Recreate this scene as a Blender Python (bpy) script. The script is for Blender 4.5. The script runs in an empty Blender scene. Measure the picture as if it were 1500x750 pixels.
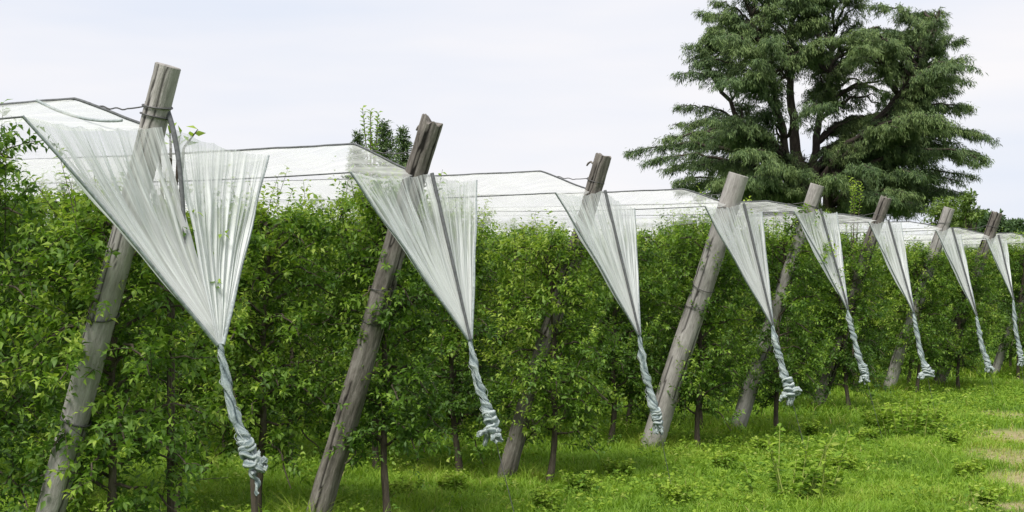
import bpy, math, random
import numpy as np
from mathutils import Vector, Matrix, noise
R = math.radians
rng = np.random.default_rng(7)
random.seed(7)
sc = bpy.context.scene
col = sc.collection

# ------------------------------------------------------------------ camera, world, sun, exposure
CAM_H = 2.25; FPX = 2000.0; HY = 409.0
cam_d = bpy.data.cameras.new('camera')
cam_d.sensor_width = 36; cam_d.lens = FPX/1500*36; cam_d.shift_y = (HY-375)/1500
cam_d.clip_start = 0.1; cam_d.clip_end = 2000
cam = bpy.data.objects.new('camera', cam_d); col.objects.link(cam)
cam.location = (0, 0, CAM_H); cam.rotation_euler = (R(90), 0, 0)
sc.camera = cam
sc.view_settings.view_transform = 'Standard'
try: sc.view_settings.look = 'None'
except Exception: pass
sc.view_settings.exposure = 0.18; sc.view_settings.gamma = 1
sc.render.resolution_x = 1024; sc.render.resolution_y = 512
sc.cycles.transparent_max_bounces = 40
sc.cycles.max_bounces = 8

SUN_EL, SUN_AZ = 58, 205            # azimuth clockwise from +Y : sun behind the camera, to its left
world = bpy.data.worlds.new('World'); sc.world = world; world.use_nodes = True
nt = world.node_tree; nt.nodes.clear()
def N(nt, t, **kw):
    n = nt.nodes.new(t)
    for k, v in kw.items(): setattr(n, k, v)
    return n
wo = N(nt, 'ShaderNodeOutputWorld'); bg = N(nt, 'ShaderNodeBackground'); bg.inputs[1].default_value = 0.1
sky = N(nt, 'ShaderNodeTexSky', sky_type='NISHITA'); sky.sun_disc = False
sky.sun_elevation = R(SUN_EL); sky.sun_rotation = R(SUN_AZ)
tc = N(nt, 'ShaderNodeTexCoord'); mp = N(nt, 'ShaderNodeMapping'); mp.inputs['Scale'].default_value = (1.2, 1.2, 7.0)
mp.inputs['Location'].default_value = (0.3, 0.1, 0.55)
nz = N(nt, 'ShaderNodeTexNoise'); nz.inputs['Scale'].default_value = 1.7; nz.inputs['Detail'].default_value = 4; nz.inputs['Roughness'].default_value = .5
cr = N(nt, 'ShaderNodeValToRGB')
cr.color_ramp.elements[0].position = .36; cr.color_ramp.elements[0].color = (7.15, 7.6, 8.6, 1)
cr.color_ramp.elements[1].position = .66; cr.color_ramp.elements[1].color = (8.8, 8.6, 8.75, 1)
mx = N(nt, 'ShaderNodeMix', data_type='RGBA'); mx.inputs[0].default_value = .95
nt.links.new(tc.outputs['Generated'], mp.inputs[0]); nt.links.new(mp.outputs[0], nz.inputs['Vector'])
nt.links.new(nz.outputs['Fac'], cr.inputs[0]); nt.links.new(sky.outputs[0], mx.inputs[6]); nt.links.new(cr.outputs[0], mx.inputs[7])
nt.links.new(mx.outputs[2], bg.inputs[0]); nt.links.new(bg.outputs[0], wo.inputs[0])

sd = bpy.data.lights.new('sun', 'SUN'); sd.energy = 4.8; sd.angle = R(24); sd.color = (1, .96, .88)
sun = bpy.data.objects.new('sun', sd); col.objects.link(sun)
_el, _az = R(SUN_EL), R(SUN_AZ)
sdir = Vector((math.sin(_az)*math.cos(_el), math.cos(_az)*math.cos(_el), math.sin(_el)))
sun.rotation_euler = sdir.to_track_quat('Z', 'Y').to_euler(); sun.location = (-10, -10, 20)

# ------------------------------------------------------------------ geometry helpers
class Geo:
    """collects vertices, faces, a per-vertex tint and a uv, builds ONE mesh"""
    def __init__(s): s.V=[]; s.F=[]; s.T=[]; s.U=[]; s.n=0
    def add(s, v, f, tint=0.5, uv=None):
        v = np.asarray(v, dtype=np.float32).reshape(-1,3); f = np.asarray(f, dtype=np.int32)
        s.V.append(v); s.F.append(f+s.n)
        s.T.append(np.broadcast_to(np.asarray(tint, dtype=np.float32), (len(v),)))
        s.U.append(np.zeros((len(v),3), np.float32) if uv is None else np.asarray(uv, np.float32))
        s.n += len(v); return s
    def mesh(s, name, mat, smooth=False):
        me = bpy.data.meshes.new(name)
        V = np.concatenate(s.V)
        me.vertices.add(len(V)); me.vertices.foreach_set('co', V.ravel())
        idx = np.concatenate([f.ravel() for f in s.F]); cnt = np.concatenate([np.full(len(f), f.shape[1], np.int32) for f in s.F])
        me.loops.add(len(idx)); me.loops.foreach_set('vertex_index', idx)
        me.polygons.add(len(cnt)); st = np.zeros(len(cnt), np.int32); st[1:] = np.cumsum(cnt)[:-1]
        me.polygons.foreach_set('loop_start', st); me.polygons.foreach_set('loop_total', cnt)
        if smooth: me.polygons.foreach_set('use_smooth', np.ones(len(cnt), bool))
        a = me.attributes.new('tint', 'FLOAT', 'POINT'); a.data.foreach_set('value', np.ascontiguousarray(np.concatenate(s.T)))
        a = me.attributes.new('uvw', 'FLOAT_VECTOR', 'POINT'); a.data.foreach_set('vector', np.concatenate(s.U).ravel())
        me.update(calc_edges=True); me.validate()
        if mat: me.materials.append(mat)
        return me
    def build(s, name, mat, parent=None, smooth=False):
        return link(name, s.mesh(name, mat, smooth), parent)
def link(name, me, parent=None):
    o = bpy.data.objects.new(name, me); col.objects.link(o)
    if parent: o.parent = parent
    return o
def tag(o, label=None, cat=None, group=None, kind=None):
    if label: o['label'] = label
    if cat: o['category'] = cat
    if group: o['group'] = group
    if kind: o['kind'] = kind
    return o
def empty(name, loc=(0,0,0), rz=0):
    o = bpy.data.objects.new(name, None); o.empty_display_size = .2; col.objects.link(o)
    o.location = loc; o.rotation_euler.z = rz; return o
def norm(a):
    a = np.asarray(a, dtype=float); return a/np.maximum(np.linalg.norm(a, axis=-1, keepdims=True), 1e-9)

def sweep(g, pts, rad, sides=8, tint=.5, lobes=0, lobe_amp=0, twist=0, rnoise=None, caps=True, vlen=None):
    """tube along a path; optional twisted lobes"""
    P = np.asarray(pts, float); n = len(P); rad = np.broadcast_to(np.asarray(rad, float), (n,))
    T = norm(np.gradient(P, axis=0))
    ref = np.array([0,0,1.]) if abs(T[0][2]) < .9 else np.array([1.,0,0])
    a = norm(np.cross(T[0], ref)); A=[a]
    for i in range(1, n):
        a = A[-1]-T[i]*np.dot(A[-1], T[i]); A.append(norm(a))
    A = np.array(A); B = np.cross(T, A)
    th = np.linspace(0, 2*np.pi, sides, endpoint=False)
    s = np.concatenate([[0], np.cumsum(np.linalg.norm(np.diff(P, axis=0), axis=1))])
    rr = rad[:,None]*np.ones(sides)[None]
    if lobes: rr = rr*(1+lobe_amp*(np.abs(np.cos(lobes*.5*(th[None]+twist*s[:,None])))*2-1.2))
    if rnoise is not None: rr = rr*(1+rnoise)
    V = P[:,None]+rr[...,None]*(np.cos(th)[None,:,None]*A[:,None]+np.sin(th)[None,:,None]*B[:,None])
    i = np.arange(n-1)[:,None]*sides; j = np.arange(sides)[None]; k = (j+1)%sides
    F = np.stack([i+j, i+k, i+sides+k, i+sides+j], -1).reshape(-1,4)
    uv = np.stack(np.broadcast_arrays(th[None]/(2*np.pi), s[:,None], rr), -1).reshape(-1,3)
    tt = np.repeat(np.broadcast_to(np.asarray(tint, float), (n,)), sides) if np.ndim(tint) < 2 else np.asarray(tint).ravel()
    g.add(V.reshape(-1,3), F, tt, uv)
    if caps:
        for e, fl in ((0, True), (n-1, False)):
            ring = V[e]; c = ring.mean(0)
            f = np.stack([np.full(sides, sides), j[0], k[0]], -1)
            if fl: f = f[:, ::-1]
            g.add(np.vstack([ring, c]), f, tt[e*sides], np.vstack([uv.reshape(n,sides,3)[e], [[0,s[e],0]]]))
    return g

def leaves(g, P, D, Nn, L, W, tint, droop=.15, fold=.25):
    """P base, D direction, Nn leaf normal: folded lanceolate leaves of 4 triangles"""
    P=np.asarray(P,float); D=norm(D); S=norm(np.cross(D, Nn)); U=np.cross(S, D); n=len(P)
    L=np.broadcast_to(L,(n,))[:,None]; W=np.broadcast_to(W,(n,))[:,None]
    m=P+D*L*.45; t=P+D*L-U*L*droop
    l=m-S*W*.5+U*W*fold; r=m+S*W*.5+U*W*fold
    V=np.stack([P,m,t,l,r],1).reshape(-1,3)
    b=np.arange(n)[:,None]*5
    F=np.concatenate([b+[0,4,1],b+[1,4,2],b+[0,1,3],b+[1,2,3]])
    g.add(V,F,np.repeat(tint,5))

def rand_dirs(n, up=0.0):
    v = rng.normal(size=(n,3)); v[:,2] += up; return norm(v)

# ------------------------------------------------------------------ materials
def mat(name):
    m = bpy.data.materials.new(name); m.use_nodes = True; m.node_tree.nodes.clear(); return m, m.node_tree
def ramp(nt, fac, stops):
    r = N(nt, 'ShaderNodeValToRGB'); e = r.color_ramp.elements
    e[0].position, e[0].color = stops[0][0], (*stops[0][1], 1); e[1].position, e[1].color = stops[-1][0], (*stops[-1][1], 1)
    for p, c in stops[1:-1]:
        q = e.new(p); q.color = (*c, 1)
    nt.links.new(fac, r.inputs[0]); return r.outputs[0]
def texnoise(nt, vec, scale, detail=4, rough=.6, mapscale=None):
    if mapscale:
        m = N(nt, 'ShaderNodeMapping'); m.inputs['Scale'].default_value = mapscale; nt.links.new(vec, m.inputs[0]); vec = m.outputs[0]
    n = N(nt, 'ShaderNodeTexNoise'); n.inputs['Scale'].default_value = scale; n.inputs['Detail'].default_value = detail; n.inputs['Roughness'].default_value = rough
    nt.links.new(vec, n.inputs['Vector']); return n.outputs['Fac']
def math_(nt, op, a, b=None, clamp=False):
    m = N(nt, 'ShaderNodeMath', operation=op, use_clamp=clamp)
    for i, x in enumerate((a, b)):
        if x is None: continue
        if isinstance(x, (int, float)): m.inputs[i].default_value = x
        else: nt.links.new(x, m.inputs[i])
    return m.outputs[0]
def attr(nt, name, out='Fac'):
    a = N(nt, 'ShaderNodeAttribute'); a.attribute_name = name; return a.outputs[out]
def objco(nt): return N(nt, 'ShaderNodeTexCoord').outputs['Object']
def bump(nt, h, strength, dist=.01):
    b = N(nt, 'ShaderNodeBump'); b.inputs['Strength'].default_value = strength; b.inputs['Distance'].default_value = dist
    nt.links.new(h, b.inputs['Height']); return b.outputs[0]

def leaf_material(name, stops, rough=.45, transl=.35, spec=.5, tmul=(1.25,1.3,.7), vary=0.0):
    m, nt = mat(name)
    rnd = N(nt, 'ShaderNodeObjectInfo').outputs['Random']
    c = ramp(nt, math_(nt, 'ADD', attr(nt, 'tint'), math_(nt, 'MULTIPLY', math_(nt, 'SUBTRACT', rnd, .5), vary)), stops)
    p = N(nt, 'ShaderNodeBsdfPrincipled'); p.inputs['Roughness'].default_value = rough
    p.inputs['Specular IOR Level'].default_value = spec
    nt.links.new(c, p.inputs['Base Color'])
    t = N(nt, 'ShaderNodeBsdfTranslucent')
    mm = N(nt, 'ShaderNodeMix', data_type='RGBA', blend_type='MULTIPLY'); mm.inputs[0].default_value = 1
    nt.links.new(c, mm.inputs[6]); mm.inputs[7].default_value = (*tmul, 1); nt.links.new(mm.outputs[2], t.inputs[0])
    s = N(nt, 'ShaderNodeMixShader'); s.inputs[0].default_value = transl
    nt.links.new(p.outputs[0], s.inputs[1]); nt.links.new(t.outputs[0], s.inputs[2])
    o = N(nt, 'ShaderNodeOutputMaterial'); nt.links.new(s.outputs[0], o.inputs[0]); return m
M_leaf = leaf_material('orchard_leaf', [(0,(.034,.080,.012)),(.42,(.082,.165,.024)),(.75,(.172,.288,.034)),(1,(.32,.42,.070))], rough=.55, spec=.35, transl=.42, vary=.22)
M_grass = leaf_material('grass_blade', [(0,(.068,.142,.014)),(.5,(.185,.318,.026)),(.8,(.29,.41,.050)),(.9,(.33,.33,.09)),(1,(.42,.36,.17))], rough=.6, transl=.4, spec=.3)
M_weed = leaf_material('weed_leaf', [(0,(.06,.13,.03)),(.5,(.15,.26,.032)),(.85,(.26,.36,.045)),(1,(.36,.42,.12))], rough=.75, spec=.12, transl=.35)
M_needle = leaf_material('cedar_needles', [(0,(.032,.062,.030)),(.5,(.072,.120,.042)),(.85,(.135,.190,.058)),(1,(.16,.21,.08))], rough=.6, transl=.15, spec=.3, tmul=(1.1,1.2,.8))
M_far = leaf_material('distant_leaf', [(0,(.03,.06,.03)),(1,(.09,.15,.05))], rough=.7, transl=.2, spec=.2)
M_lime = leaf_material('lime_green_leaf', [(0,(.05,.10,.02)),(1,(.19,.27,.05))], rough=.6, transl=.3)

def bark_material(name, c0, c1, c2, streak=6.0):
    m, nt = mat(name); oc = objco(nt)
    f1 = texnoise(nt, oc, 14, 6, .7, (1,1,.12)); f2 = texnoise(nt, oc, 60, 4, .7, (1,1,.2)); f3 = texnoise(nt, oc, 2.2, 3, .5)
    f = math_(nt, 'ADD', math_(nt, 'MULTIPLY', f1, .45), math_(nt, 'ADD', math_(nt, 'MULTIPLY', f2, .3), math_(nt, 'MULTIPLY', f3, .25)))
    c = ramp(nt, f, [(.36,c0),(.5,c1),(.62,c2)])
    # end grain / cracks come in through the tint attribute (1 = sound wood, 0 = crack)
    mm = N(nt, 'ShaderNodeMix', data_type='RGBA'); nt.links.new(attr(nt,'tint'), mm.inputs[0]); mm.inputs[6].default_value = (*[x*.3 for x in c0],1); nt.links.new(c, mm.inputs[7])
    p = N(nt, 'ShaderNodeBsdfPrincipled'); p.inputs['Roughness'].default_value = .9; p.inputs['Specular IOR Level'].default_value = .2
    nt.links.new(mm.outputs[2], p.inputs['Base Color']); nt.links.new(bump(nt, f, 1.0, .03), p.inputs['Normal'])
    o = N(nt, 'ShaderNodeOutputMaterial'); nt.links.new(p.outputs[0], o.inputs[0]); return m
M_post_pale = bark_material('weathered_pale_wood', (.16,.148,.14), (.30,.285,.272), (.42,.40,.385))
M_post_dark = bark_material('weathered_brown_bark', (.05,.044,.038), (.155,.14,.126), (.29,.27,.25))
M_trunk = bark_material('orchard_bark', (.03,.025,.02), (.08,.065,.05), (.15,.13,.10))
M_cedar_bark = bark_material('cedar_bark', (.02,.016,.013), (.05,.04,.033), (.09,.075,.06))

def plain(name, c, rough=.7, metal=0.0, nscale=40, var=.35):
    m, nt = mat(name); f = texnoise(nt, objco(nt), nscale, 3, .6)
    cc = ramp(nt, f, [(.3, tuple(x*(1-var) for x in c)), (.7, tuple(min(1, x*(1+var)) for x in c))])
    p = N(nt, 'ShaderNodeBsdfPrincipled'); p.inputs['Roughness'].default_value = rough; p.inputs['Metallic'].default_value = metal
    nt.links.new(cc, p.inputs['Base Color'])
    o = N(nt, 'ShaderNodeOutputMaterial'); nt.links.new(p.outputs[0], o.inputs[0]); return m
M_cord = plain('grey_edge_cord', (.085,.09,.095), .8)
M_pale_cord = plain('pale_grey_selvedge', (.24,.27,.275), .8)
M_wire = plain('dull_steel_wire', (.07,.07,.07), .5, .3)

def net_material(name, base, gain, dens, su, sv, colr=(.93,.95,.96)):
    """knitted net: white threads with gaps; uvw.x runs across the pleats, uvw.y along them, uvw.z = how gathered"""
    m, nt = mat(name); uv = attr(nt, 'uvw', 'Vector')
    n1 = texnoise(nt, uv, 1.0, 3, .65, (su, sv, 0)); n2 = texnoise(nt, uv, 1.0, 2, .6, (su*3.3, sv*1.6, 0)); n3 = texnoise(nt, uv, 1.0, 2, .5, (su*.16, sv*1.3, 0))
    mixn = math_(nt, 'ADD', math_(nt, 'MULTIPLY', n1, .55), math_(nt, 'ADD', math_(nt, 'MULTIPLY', n2, .2), math_(nt, 'MULTIPLY', n3, .25)))
    st = math_(nt, 'MULTIPLY', math_(nt, 'SUBTRACT', mixn, .5), gain)
    sep = N(nt, 'ShaderNodeSeparateXYZ'); nt.links.new(uv, sep.inputs[0])
    a = math_(nt, 'ADD', math_(nt, 'ADD', st, base), math_(nt, 'MULTIPLY', sep.outputs[2], dens))
    a = math_(nt, 'MINIMUM', math_(nt, 'MAXIMUM', a, .04), .97)
    cc = ramp(nt, n1, [(.3, tuple(x*.8 for x in colr)), (.65, colr)])
    d = N(nt, 'ShaderNodeBsdfDiffuse'); nt.links.new(cc, d.inputs[0])
    t = N(nt, 'ShaderNodeBsdfTranslucent'); nt.links.new(cc, t.inputs[0])
    s = N(nt, 'ShaderNodeMixShader'); s.inputs[0].default_value = .5; nt.links.new(d.outputs[0], s.inputs[1]); nt.links.new(t.outputs[0], s.inputs[2])
    tr = N(nt, 'ShaderNodeBsdfTransparent'); s2 = N(nt, 'ShaderNodeMixShader')
    nt.links.new(a, s2.inputs[0]); nt.links.new(tr.outputs[0], s2.inputs[1]); nt.links.new(s.outputs[0], s2.inputs[2])
    o = N(nt, 'ShaderNodeOutputMaterial'); nt.links.new(s2.outputs[0], o.inputs[0]); return m
M_net = net_material('white_net_gathered', .46, 3.4, .95, 34, 1.0)
M_roofnet = net_material('white_net_spread', .26, 1.5, .55, 24, .9, (.92,.93,.93))

def rope_material():
    m, nt = mat('twisted_net_rope'); f = texnoise(nt, objco(nt), 95, 5, .75)
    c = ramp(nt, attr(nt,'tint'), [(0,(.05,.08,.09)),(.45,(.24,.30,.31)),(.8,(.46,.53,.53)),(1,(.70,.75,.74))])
    mm = N(nt, 'ShaderNodeMix', data_type='RGBA', blend_type='MULTIPLY'); mm.inputs[0].default_value = 1
    g = ramp(nt, f, [(.3,(.65,.68,.7)),(.65,(1,1,1))]); nt.links.new(c, mm.inputs[6]); nt.links.new(g, mm.inputs[7])
    p = N(nt, 'ShaderNodeBsdfPrincipled'); p.inputs['Roughness'].default_value = .8
    nt.links.new(mm.outputs[2], p.inputs['Base Color']); nt.links.new(bump(nt, f, 1.0, .02), p.inputs['Normal'])
    o = N(nt, 'ShaderNodeOutputMaterial'); nt.links.new(p.outputs[0], o.inputs[0]); return m
M_rope = rope_material()

def ground_material():
    m, nt = mat('meadow_ground'); oc = objco(nt)
    f = texnoise(nt, oc, .35, 5, .6); f2 = texnoise(nt, oc, 9, 5, .7)
    a = ramp(nt, f, [(.35,(.055,.115,.018)),(.6,(.11,.20,.028))])
    b = ramp(nt, f2, [(.35,(.45,.45,.4)),(.65,(1.1,1.1,1.0))])
    mm = N(nt, 'ShaderNodeMix', data_type='RGBA', blend_type='MULTIPLY'); mm.inputs[0].default_value = 1; nt.links.new(a, mm.inputs[6]); nt.links.new(b, mm.inputs[7])
    mt = N(nt, 'ShaderNodeMix', data_type='RGBA'); nt.links.new(attr(nt,'tint'), mt.inputs[0]); nt.links.new(mm.outputs[2], mt.inputs[6])
    dirt = ramp(nt, f2, [(.3,(.22,.17,.10)),(.7,(.40,.32,.20))]); nt.links.new(dirt, mt.inputs[7])
    p = N(nt, 'ShaderNodeBsdfPrincipled'); p.inputs['Roughness'].default_value = .95; p.inputs['Specular IOR Level'].default_value = .1
    nt.links.new(mt.outputs[2], p.inputs['Base Color']); nt.links.new(bump(nt, f2, .6, .05), p.inputs['Normal'])
    o = N(nt, 'ShaderNodeOutputMaterial'); nt.links.new(p.outputs[0], o.inputs[0]); return m
M_ground = ground_material()

# ------------------------------------------------------------------ place maths
def at(px, py, d): return np.array([(px-750)/FPX*d, d, CAM_H+(HY-py)/FPX*d])
O = np.array([.914, -.407, 0.]); ROW = -O; PERP = np.array([.53, .848, 0.])   # outward, along the row, towards the next row
H = 3.6; LEAN = 1.18
def fbm(x, y, s, seed=0): # cheap smooth noise on arrays, about -1..1
    x=np.asarray(x)*s+seed*13.7; y=np.asarray(y)*s-seed*7.3
    return (np.sin(x*1.7+1.3*np.sin(y*1.1+seed))+np.sin(y*2.1+1.7*np.sin(x*.9))+.6*np.sin(x*4.3+y*3.1+2*np.sin(y*2.7)) + .4*np.sin(x*9.1-y*7.7))/3.0

# ------------------------------------------------------------------ posts
ROWS = [ # top px, top py, s(px per H), dark?, L offset, R offset, apex px/py, rope end px/py
 dict(t=(246,97),  s=837, dark=0, L=1.10, Rr=.93, ap=(322,505), end=(364,666), zE=None, r=.085),
 dict(t=(632,180), s=616, dark=1, L=1.10, Rr=.70, ap=(688,497), end=(720,622), r=.100),
 dict(t=(884,228), s=483, dark=1, L=1.05, Rr=.75, ap=(936,490), end=(962,612), r=.092),
 dict(t=(1082,256),s=411, dark=0, L=1.05, Rr=.80, ap=(1131,475), end=(1156,570), r=.135),
 dict(t=(1197,271),s=371, dark=0, L=.95, Rr=.85, ap=(1241,452), end=(1266,545), r=.105),
 dict(t=(1298,290),s=317, dark=1, L=.95, Rr=.85, ap=(1338,457), end=(1357,545), r=.100),
 dict(t=(1391,305),s=277, dark=0, L=1.0, Rr=.85, ap=(1430,462), end=(1447,535), r=.110),
 dict(t=(1461,312),s=259, dark=1, L=1.0, Rr=.85, ap=(1484,438), end=(1495,525), r=.112),
 dict(t=(1536,327),s=236, dark=0, L=1.0, Rr=.85, ap=(1566,448), end=(1580,525), r=.088),
 dict(t=(1592,333),s=220, dark=1, L=1.0, Rr=.85, ap=(1618,448), end=(1632,520), r=.088),
]
ORD = ['first','second','third','fourth','fifth','sixth','seventh','eighth','ninth','tenth']
POST_LAB = [
 'tallest pale grey leaning post at far left, twisted wire round its neck',
 'leaning split wooden post with a chipped ragged top, second from the left',
 'thin knotty brown post with a broken stub beside its top, third from left',
 'thick pale grey leaning post with a clean flat top, in front of the cedar',
 'slim pale leaning post just right of the thick pale one, below the cedar trunk',
 'dark slim leaning post under the right half of the cedar, sixth from the left',
 'grey leaning post below the low right boughs of the cedar, third from the right edge',
 'dark short leaning post nearest the right edge of the photo',
 'leaning post of the ninth row, just outside the right edge of the photo',
 'leaning post of the tenth row, farthest away beyond the right edge']
for i, r in enumerate(ROWS):
    d = FPX*H/r['s']; r['d'] = d
    T = np.array([(r['t'][0]-750)/FPX*d, d, CAM_H+(HY-r['t'][1])/FPX*d]); r['T'] = T
    r['B'] = np.array([T[0]-O[0]*LEAN, T[1]-O[1]*LEAN, 0.])
    r['top_xy'] = np.array([T[0], T[1], 0])
    r['axis'] = lambda z, r=r: r['B']+(r['T']-r['B'])*(z/r['T'][2])

# ------------------------------------------------------------------ ground
DIRT = [(5.9,15.3,.8,1.0),(7.3,19.3,.9,1.3),(5.0,13.4,.7,.4),(6.4,17,.8,1.0),(6.6,14.2,1.4,1.3),(8.4,22.5,.9,1.0)]
def dirtness(x, y):
    d = np.zeros_like(np.asarray(x, float))
    for cx, cy, rx, ry in DIRT:
        q = ((x-cx)/rx)**2+((y-cy)/ry)**2 + .45*fbm(x, y, 2.2, 3)
        d = np.maximum(d, np.clip(1.2-q, 0, 1)*.95)
    return d
def gh(x, y): return .035*fbm(x, y, .8, 1)+.02*fbm(x, y, 2.3, 2)
g = Geo()
xs = np.unique(np.concatenate([[-700,-300,-120,-60], np.arange(-30, 40, .35), [60,120,300,700]])); ys = np.unique(np.concatenate([[-300,-60,-15], np.arange(0, 50, .35), [70,110,200,400,900]]))
X, Y = np.meshgrid(xs, ys); near = ((np.abs(X-5)<34)&(Y>1)&(Y<49)).astype(float)
Z = gh(X, Y)*near
nx, ny = len(xs), len(ys); i = (np.arange(ny-1)[:,None]*nx+np.arange(nx-1)[None]).ravel()
g.add(np.stack([X,Y,Z],-1).reshape(-1,3), np.stack([i,i+1,i+nx+1,i+nx],-1), (dirtness(X,Y)*.8*near).ravel())
tag(g.build('ground', M_ground, smooth=True), kind='structure')

def grass_blades(n, x0, x1, y0, y1, wedge=.42):
    y = np.sqrt(rng.uniform(y0**2, y1**2, n)); x = rng.uniform(-wedge, wedge+.22, n)*y
    dd = dirtness(x, y); keep = rng.random(n) > dd*.88
    # thinner grass under the rows
    return x[keep], y[keep], dd[keep]
g = Geo()
for n, y0, y1, hgt, wd in ((250000, 11.6, 19, .11, .0065), (135000, 19, 30, .13, .011), (40000, 30, 55, .16, .02)):
    x, y, dd = grass_blades(n, 0, 0, y0, y1)
    for r in ROWS:      # uncut grass round the post feet and the first trunks
        if not (y0 <= r['B'][1]+.01 < y1): continue
        for s_, m_ in [(0,420)]+[(-.55+1.12*q, 170) for q in range(6)]:
            c = r['B']+ROW*s_+PERP*(.12 if s_ else 0); x = np.append(x, c[0]+rng.normal(0,.17,m_)); y = np.append(y, c[1]+rng.normal(0,.15,m_)); dd = np.append(dd, np.full(m_,-1.4))
    n = len(x)
    clump = fbm(x, y, .9, 5); fine = fbm(x, y, 3.5, 6); tall = np.clip(fbm(x, y, .55, 9)*1.2, 0, 1)
    h = hgt*(.5+.6*rng.random(n))*(1+.6*fine+.35*fbm(x, y, 9, 4)+1.3*tall*rng.random(n))*(1-.6*dd); h = np.maximum(h, .02)
    az = rng.uniform(0, 2*np.pi, n); lean = rng.uniform(.1, .75, n)
    D = np.stack([np.cos(az)*lean, np.sin(az)*lean, np.ones(n)], -1); Dn = norm(D)
    P = np.stack([x, y, gh(x, y)-.005], -1)
    mid = P+Dn*(h*.55)[:,None]; tip = P+Dn*h[:,None]+np.stack([np.cos(az),np.sin(az),-.35*np.ones(n)],-1)*(h*.35)[:,None]
    sa = az+np.pi/2+rng.normal(0,.5,n); S = np.stack([np.cos(sa), np.sin(sa), 0*sa], -1)*(wd*(.6+.8*rng.random(n)))[:,None]
    V = np.stack([P-S*.5, P+S*.5, mid+S*.5, mid-S*.5, tip], 1).reshape(-1,3); b = np.arange(n)[:,None]*5
    tint = np.clip(.50+.24*clump+.16*fine+rng.normal(0,.11,n)+.35*np.maximum(dd,0)*(rng.random(n)<.6), 0, .86)
    tint = np.where(rng.random(n) < .02+.35*np.maximum(dd,0), rng.uniform(.88, 1, n), tint)
    g.add(V, b+[0,1,2,3], np.repeat(tint,5)); g.F.append(b+[3,2,4]+(g.n-len(V)))
tag(g.build('grass', M_grass), 'bright green meadow grass with taller tufts growing past the ends of the rows', 'grass', kind='stuff')

# low broad leaved ground cover between the blades
g = Geo()
n = 8500; y = np.sqrt(rng.uniform(11.8**2, 32**2, n)); x = rng.uniform(-.42,.42,n)*y
k = (fbm(x,y,.7,11)+.3*rng.normal(size=n) > .0)&(dirtness(x,y)<.6); x=x[k]; y=y[k]; n=len(x)
hh = rng.uniform(.05,.26,n)*(.7+.5*rng.random(n))
per=12
bx=np.repeat(x,per); by=np.repeat(y,per); az=rng.uniform(0,2*np.pi,n*per); rr=rng.uniform(.01,.09,n*per)
P=np.stack([bx+np.cos(az)*rr, by+np.sin(az)*rr, gh(bx,by)+np.repeat(hh,per)*rng.uniform(.3,1,n*per)],-1)
D=np.stack([np.cos(az),np.sin(az),rng.uniform(-.2,.7,n*per)],-1)
leaves(g,P,D,rand_dirs(n*per,1.6),rng.uniform(.035,.075,n*per),rng.uniform(.02,.04,n*per),np.clip(np.repeat(rng.normal(.62,.15,n),per)+rng.normal(0,.1,n*per),0,1),.2)
tag(g.build('ground_cover', M_weed), 'low broad leaved weeds and clover mixed into the meadow grass', 'weeds', kind='stuff')

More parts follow.
